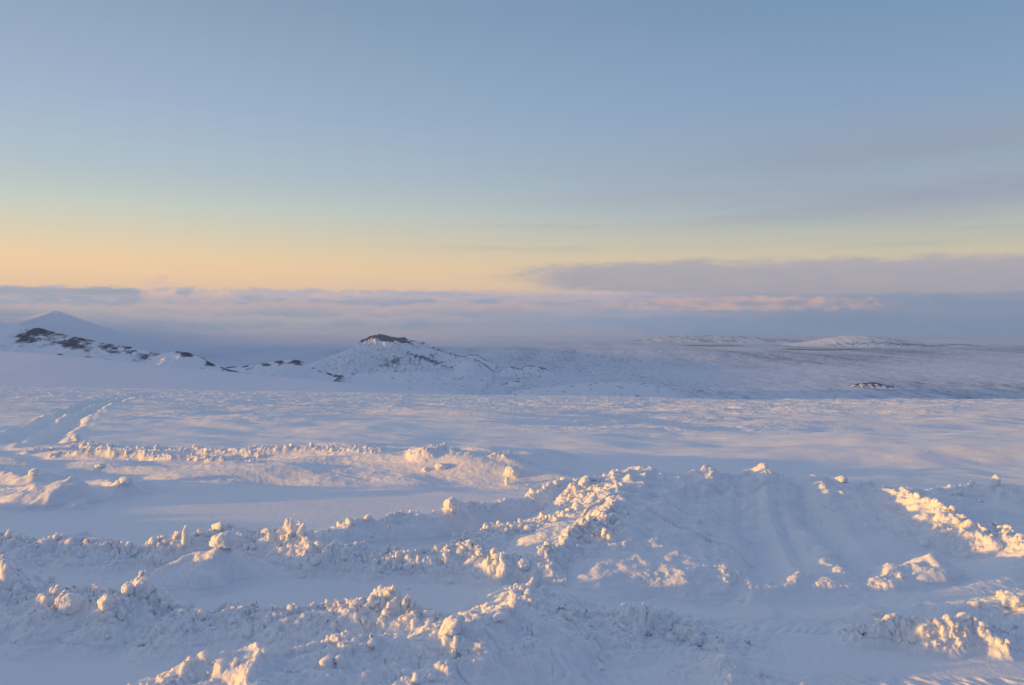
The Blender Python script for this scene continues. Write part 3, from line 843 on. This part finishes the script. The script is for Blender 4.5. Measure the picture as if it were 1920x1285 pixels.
def relief(name, sil, Y0, front, back, zb, seed, amp=.1, gl=180., rock=None, mat=None, nu=420, nv=150, p=1.15, skew=0.0, sub=6, jag=0.0):
    """a hill from its skyline as columns and rows of the photograph, standing Y0 metres away"""
    S = np.array(sil, float)
    pxs = np.linspace(S[0, 0], S[-1, 0], nu)
    # smooth skyline through the given points
    pys = np.interp(pxs, S[:, 0], S[:, 1])
    k_ = max(3, nu // (len(sil) * 5)); ker = np.hanning(k_ + 2)[1:-1]; ker /= ker.sum()
    pad = np.pad(pys, k_, mode='edge'); pys = np.convolve(pad, ker, 'same')[k_:-k_]
    cx = np.array([at(a_, b_, Y0)[0] for a_, b_ in zip(pxs, pys)])
    cz = np.array([at(a_, b_, Y0)[2] for a_, b_ in zip(pxs, pys)])
    v = np.linspace(-1, 1, nv); v = np.sign(v) * np.abs(v) ** 1.25
    VV, CX = np.meshgrid(v, cx, indexing='ij'); CZ = np.broadcast_to(cz, VV.shape)
    x = (CX + skew * VV * front).ravel(); vv = VV.ravel()
    y = (Y0 - np.where(VV > 0, VV * front, VV * back)).ravel()
    hgt = (CZ.ravel() - zb)
    P_ = np.clip(1 - np.abs(vv), 0, 1) ** p
    wv = x + gl * .5 * pn(x / gl / 3, y / gl / 3, seed)
    n_ = fbm(wv / gl, vv * front / gl / 4.5, seed + 1, 5, .55, ridged=True)
    n2_ = fbm(x / gl / 2.5, y / gl / 2.5, seed + 3, 5, .5)
    body = 4 * P_ * (1 - P_)
    z = zb + hgt * P_ + amp * hgt * (n_ * .55 + n2_ * .8) * np.clip(body + .1, 0, 1) + jag * hgt * fbm(x / gl * 3, y / gl * 3, seed + 9, 4, .6) * P_
    z = z - sub * (np.abs(vv) ** 6) * 3
    rkk = rock(x, y, vv, P_, n_, pxs[np.newaxis, :].repeat(nv, 0).ravel()) if rock else np.zeros(x.shape)
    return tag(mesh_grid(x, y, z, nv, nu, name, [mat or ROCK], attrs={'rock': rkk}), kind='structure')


bump = lambda x, c, w: np.exp(-((x - c) / w) ** 2)
# smooth shoulder of the plateau, left
relief('shoulder_hill', [(-900, 575), (-500, 610), (-200, 637), (0, 658), (100, 665), (200, 674), (300, 684), (400, 694), (520, 706), (640, 717), (760, 729), (880, 740), (1000, 749), (1120, 757), (1300, 770)],
       820, 560, 500, -150, 301, amp=.012, gl=300, mat=SMOOTH, p=.9)
# rocky ridge, left
def rk_left(x, y, v, P, n, px):
    return .10 + .26 * n + .40 * bump(px, 78, 20) * sst(P, .80, .9) + .34 * bump(px, 160, 75) * sst(P, .40, .8) * sst(pn(x / 130 - y / 200, y / 160, 6), -.4, .3) + .42 * sst(P, .80, .97) * sst(px, 190, 240) * sst(pn(x / 70, y / 90, 5) + .5 * pn(x / 22, y / 30, 4), -.3, .5) - .35 * sst(px, 50, -30)
relief('rocky_ridge', [(-1300, 470), (-700, 535), (-200, 586), (0, 606), (30, 611), (60, 616), (80, 616), (110, 626), (150, 634), (190, 644), (230, 650), (262, 655), (290, 664), (308, 663), (335, 659), (352, 662), (372, 668), (392, 680), (430, 694), (520, 710)],
       3000, 900, 700, -330, 321, amp=.16, gl=110, rock=rk_left, nu=700, nv=220, p=1.0, jag=.02)
# far peak behind it
relief('distant_peak', [(-300, 640), (-40, 612), (40, 596), (105, 582), (150, 598), (200, 620), (250, 632), (330, 655), (450, 676)],
       10500, 2800, 2400, VAL, 331, amp=.05, gl=500, rock=lambda x, y, v, P, n, px: .2 + .12 * n, nu=260, nv=90)
# low lava ridge between
def rk_low(x, y, v, P, n, px): return .12 + .25 * n + .42 * sst(P, .80, .95) * sst(pn(x / 70, y / 100, 15) + .5 * pn(x / 25, y / 30, 14), -.3, .5)
relief('lava_ridge', [(380, 694), (430, 688), (480, 684), (520, 677), (545, 674), (560, 676), (590, 690), (640, 704)],
       4600, 900, 500, VAL + 8, 341, amp=.2, gl=120, rock=rk_low, nu=320, nv=110)
# the mountain
def rk_m(x, y, v, P, n, px):
    r = .13 + .32 * n
    r += (.55 + .5 * sst(pn(x / 70, y / 90, 8), -.5, .3)) * sst(P, .80, .93) * sst(px, 672, 690) * sst(px, 775, 745) * sst(v, -.3, 0)
    r += .55 * bump(px, 770, 14) * bump(P, .88 - (px - 770) * .004, .05)
    r += .26 * bump(px, 775, 32) * bump(P, .40, .08) + .34 * bump(px, 812, 36) * bump(P, .60, .07) + .22 * bump(px, 860, 22) * bump(P, .5, .12)
    r += .35 * bump(P, .12, .05) * bump(px, 790, 45)
    r += .22 * sst(px, 750, 800) * sst(P, .88, .97)
    return r
relief('mountain', [(520, 706), (560, 694), (600, 676), (640, 661), (672, 648), (682, 637), (694, 631), (712, 628), (728, 630), (744, 634), (756, 633), (775, 639), (800, 645), (815, 652), (838, 660), (858, 667), (880, 671), (900, 677), (915, 688), (930, 700), (960, 715), (1000, 722)],
       6400, 1500, 1100, VAL, 351, amp=.27, gl=80, rock=rk_m, nu=1000, nv=320, p=1.12, jag=.035)
# spur on its right
relief('mountain_spur', [(820, 700), (845, 690), (865, 681), (878, 676), (890, 680), (900, 692), (905, 704), (920, 716)], 5750, 450, 500, VAL, 361, amp=.1, gl=90,
       rock=lambda x, y, v, P, n, px: .12 + .2 * n, nu=200, nv=90)
# low shoulder in front of it
relief('foothill', [(560, 712), (640, 704), (700, 700), (760, 697), (805, 698), (822, 704), (850, 712), (880, 722), (900, 733), (930, 742)], 4700, 600, 700, VAL, 371, amp=.07, gl=200,
       rock=lambda x, y, v, P, n, px: .13 + .25 * n, nu=320, nv=110)
# lava knolls right of the mountain
relief('lava_knoll', [(860, 672), (880, 665), (895, 665), (912, 676), (930, 682)], 6900, 200, 300, VAL + 20, 381, amp=.15, gl=60,
       rock=lambda x, y, v, P, n, px: .16 + .2 * n + .35 * sst(P, .85, .95), nu=120, nv=50)
relief('lava_knoll', [(930, 700), (950, 689), (962, 688), (975, 692), (990, 685), (1005, 686), (1025, 692), (1040, 702)], 6000, 160, 260, VAL, 383, amp=.2, gl=50,
       rock=lambda x, y, v, P, n, px: .22 + .25 * n + .2 * sst(P, .8, .95), nu=160, nv=60)
relief('lava_knoll', [(940, 722), (955, 716), (968, 714), (978, 718), (990, 724)], 5100, 120, 160, VAL, 385, amp=.2, gl=40,
       rock=lambda x, y, v, P, n, px: .20 + .25 * n + .2 * sst(P, .7, .95), nu=100, nv=40)
# domed lava hill in the middle
relief('lava_hill', [(960, 742), (1010, 730), (1060, 722), (1110, 717), (1160, 716), (1210, 719), (1245, 726), (1270, 736), (1290, 746), (1310, 756)], 4350, 420, 600, VAL, 391, amp=.10, gl=90,
       rock=lambda x, y, v, P, n, px: .15 + .26 * n, nu=420, nv=120)
relief('lava_knoll', [(1590, 728), (1610, 719), (1640, 717), (1660, 722), (1690, 726), (1720, 734)], 4900, 100, 160, VAL, 393, amp=.25, gl=40,
       rock=lambda x, y, v, P, n, px: .32 + .3 * n + .25 * bump(px, 1640, 30) * sst(P, .6, .9), nu=200, nv=50)
# sunlit hill and low plateau, far right
def rk_r(x, y, v, P, n, px): return .14 + .32 * n + .2 * bump(P, .3, .12) * sst(px, 1490, 1530) + .15 * sst(px, 1600, 1700)
relief('sunlit_hill', [(1430, 655), (1480, 648), (1520, 641), (1555, 633), (1590, 629), (1620, 629), (1655, 633), (1700, 638), (1740, 644), (1765, 651), (1800, 657), (1850, 664)], 13000, 900, 1200, VAL, 401, amp=.12, gl=170,
       rock=rk_r, nu=500, nv=140)
relief('low_plateau', [(1190, 640), (1235, 633), (1270, 630), (1330, 629), (1390, 631), (1440, 635), (1500, 637), (1560, 644)], 15600, 900, 1500, VAL, 411, amp=.12, gl=230,
       rock=lambda x, y, v, P, n, px: .28 + .34 * n, nu=400, nv=100)
relief('low_plateau', [(1720, 654), (1780, 647), (1800, 645), (1820, 647), (1850, 652), (1900, 655), (1980, 658), (2060, 664)], 13200, 700, 1000, VAL, 413, amp=.12, gl=200,
       rock=lambda x, y, v, P, n, px: .28 + .34 * n + .2 * bump(px, 1800, 12), nu=260, nv=70)
# two lakes
mw, nt, b_ = new_mat('dark_lake_water')
b_.inputs['Base Color'].default_value = (.02, .04, .10, 1); b_.inputs['Roughness'].default_value = .25
def lake(px, py, rx, ry, seed):
    Y_ = F * (CAMZ - VAL) / (py - HZ); X_ = at(px, py, Y_)[0]
    n_ = 90; t = np.linspace(0, 2 * math.pi, n_, endpoint=False)
    rr = 1 + .35 * fbm(np.cos(t) * 1.5 + seed, np.sin(t) * 1.5, seed, 4)
    vs = [(X_, Y_, VAL + 26)] + [(X_ + rx * a_ * math.cos(b2), Y_ + ry * a_ * math.sin(b2), VAL + 26) for a_, b2 in zip(rr, t)]
    me = bpy.data.meshes.new('lake_water'); me.from_pydata(vs, [], [(0, i + 1, (i + 1) % n_ + 1) for i in range(n_)])
    me.materials.append(mw); o_ = bpy.data.objects.new('lake_water', me); C.objects.link(o_); tag(o_, kind='structure')
lake(1535, 657, 560, 330, 3)
lake(1335, 650, 420, 330, 7)
# unseen mountain added on the sunny side, to lay its shadow over the valley
q = np.linspace(-1.3, 1.3, 120)
QY, QX = np.meshgrid(q, q, indexing='ij')
mxx, myy = (-9000 + 2900 * QX).ravel(), (4800 + 6600 * QY).ravel()
rr = np.hypot(QX, QY).ravel()
mz = VAL - 30 + 850 * sst(1 - rr, 0, .55) * (1 + .04 * fbm(mxx / 900, myy / 900, 501, 4)) - 100 * np.clip(rr - 1, 0, 1)
o = mesh_grid(mxx, myy, mz, 120, 120, 'shade_mountain', [SMOOTH], attrs={'rock': np.zeros(len(mxx))}); tag(o, kind='structure')

# the air: pale haze of even density round everything
def haze_box(x0, x1, y0, y1, z0, z1, dens):
    vs = [(x, y, z) for z in (z0, z1) for y in (y0, y1) for x in (x0, x1)]
    me = bpy.data.meshes.new('haze')
    me.from_pydata(vs, [], [(0, 2, 3, 1), (4, 5, 7, 6), (0, 1, 5, 4), (2, 6, 7, 3), (0, 4, 6, 2), (1, 3, 7, 5)])
    m_ = bpy.data.materials.new('haze'); m_.use_nodes = True; nt = m_.node_tree; nt.nodes.clear()
    o_ = nt.nodes.new('ShaderNodeOutputMaterial'); pv = nt.nodes.new('ShaderNodeVolumePrincipled')
    pv.inputs['Color'].default_value = (.43, .62, .86, 1); pv.inputs['Density'].default_value = dens
    pv.inputs['Anisotropy'].default_value = 0.2
    nt.links.new(pv.outputs[0], o_.inputs['Volume'])
    me.materials.append(m_); ob = bpy.data.objects.new('haze', me); C.objects.link(ob); tag(ob, kind='stuff')
haze_box(-25000, 25000, -3000, 21600, VAL - 320, 480, 4.6e-5)

# fog lying in the valley, thick enough to hide the land behind it
fog_m = bpy.data.materials.new('valley_fog'); fog_m.use_nodes = True
nt = fog_m.node_tree; nt.nodes.clear()
o_ = nt.nodes.new('ShaderNodeOutputMaterial'); pv = nt.nodes.new('ShaderNodeVolumePrincipled')
pv.inputs['Color'].default_value = (.86, .91, .97, 1); pv.inputs['Density'].default_value = 3.4e-4
pv.inputs['Anisotropy'].default_value = 0.0
nt.links.new(pv.outputs[0], o_.inputs['Volume'])
def fog(px, top_row, Y_, rx, ry, seed):
    X_ = at(px, 600, Y_)[0]; zt = at(px, top_row, Y_)[2]
    bm = bmesh.new(); bmesh.ops.create_icosphere(bm, subdivisions=5, radius=1.0)
    zc = VAL + 10; hz = zt - zc
    for v in bm.verts:
        n = v.co.copy()
        q_ = Vector((n.x * rx / 1400, n.y * ry / 1400, n.z * .8 + seed))
        k_ = 1 + .34 * mno.fractal(q_, .8, 2.1, 4)
        v.co = Vector((X_ + n.x * rx * k_, Y_ + n.y * ry * k_, zc + (n.z * hz * k_ if n.z > 0 else n.z * 60)))
    me = bpy.data.meshes.new('fog_bank'); bm.to_mesh(me); bm.free(); me.materials.append(fog_m)
    ob = bpy.data.objects.new('fog_bank', me); C.objects.link(ob); tag(ob, kind='stuff')
fog(90, 583, 8300, 2000, 950, 5)
fog(60, 596, 8800, 2300, 900, 3)
fog(330, 606, 10800, 2600, 1100, 11)
fog(620, 612, 13500, 3300, 1200, 17)
fog(960, 610, 16200, 3600, 1300, 23)
#FAR-END
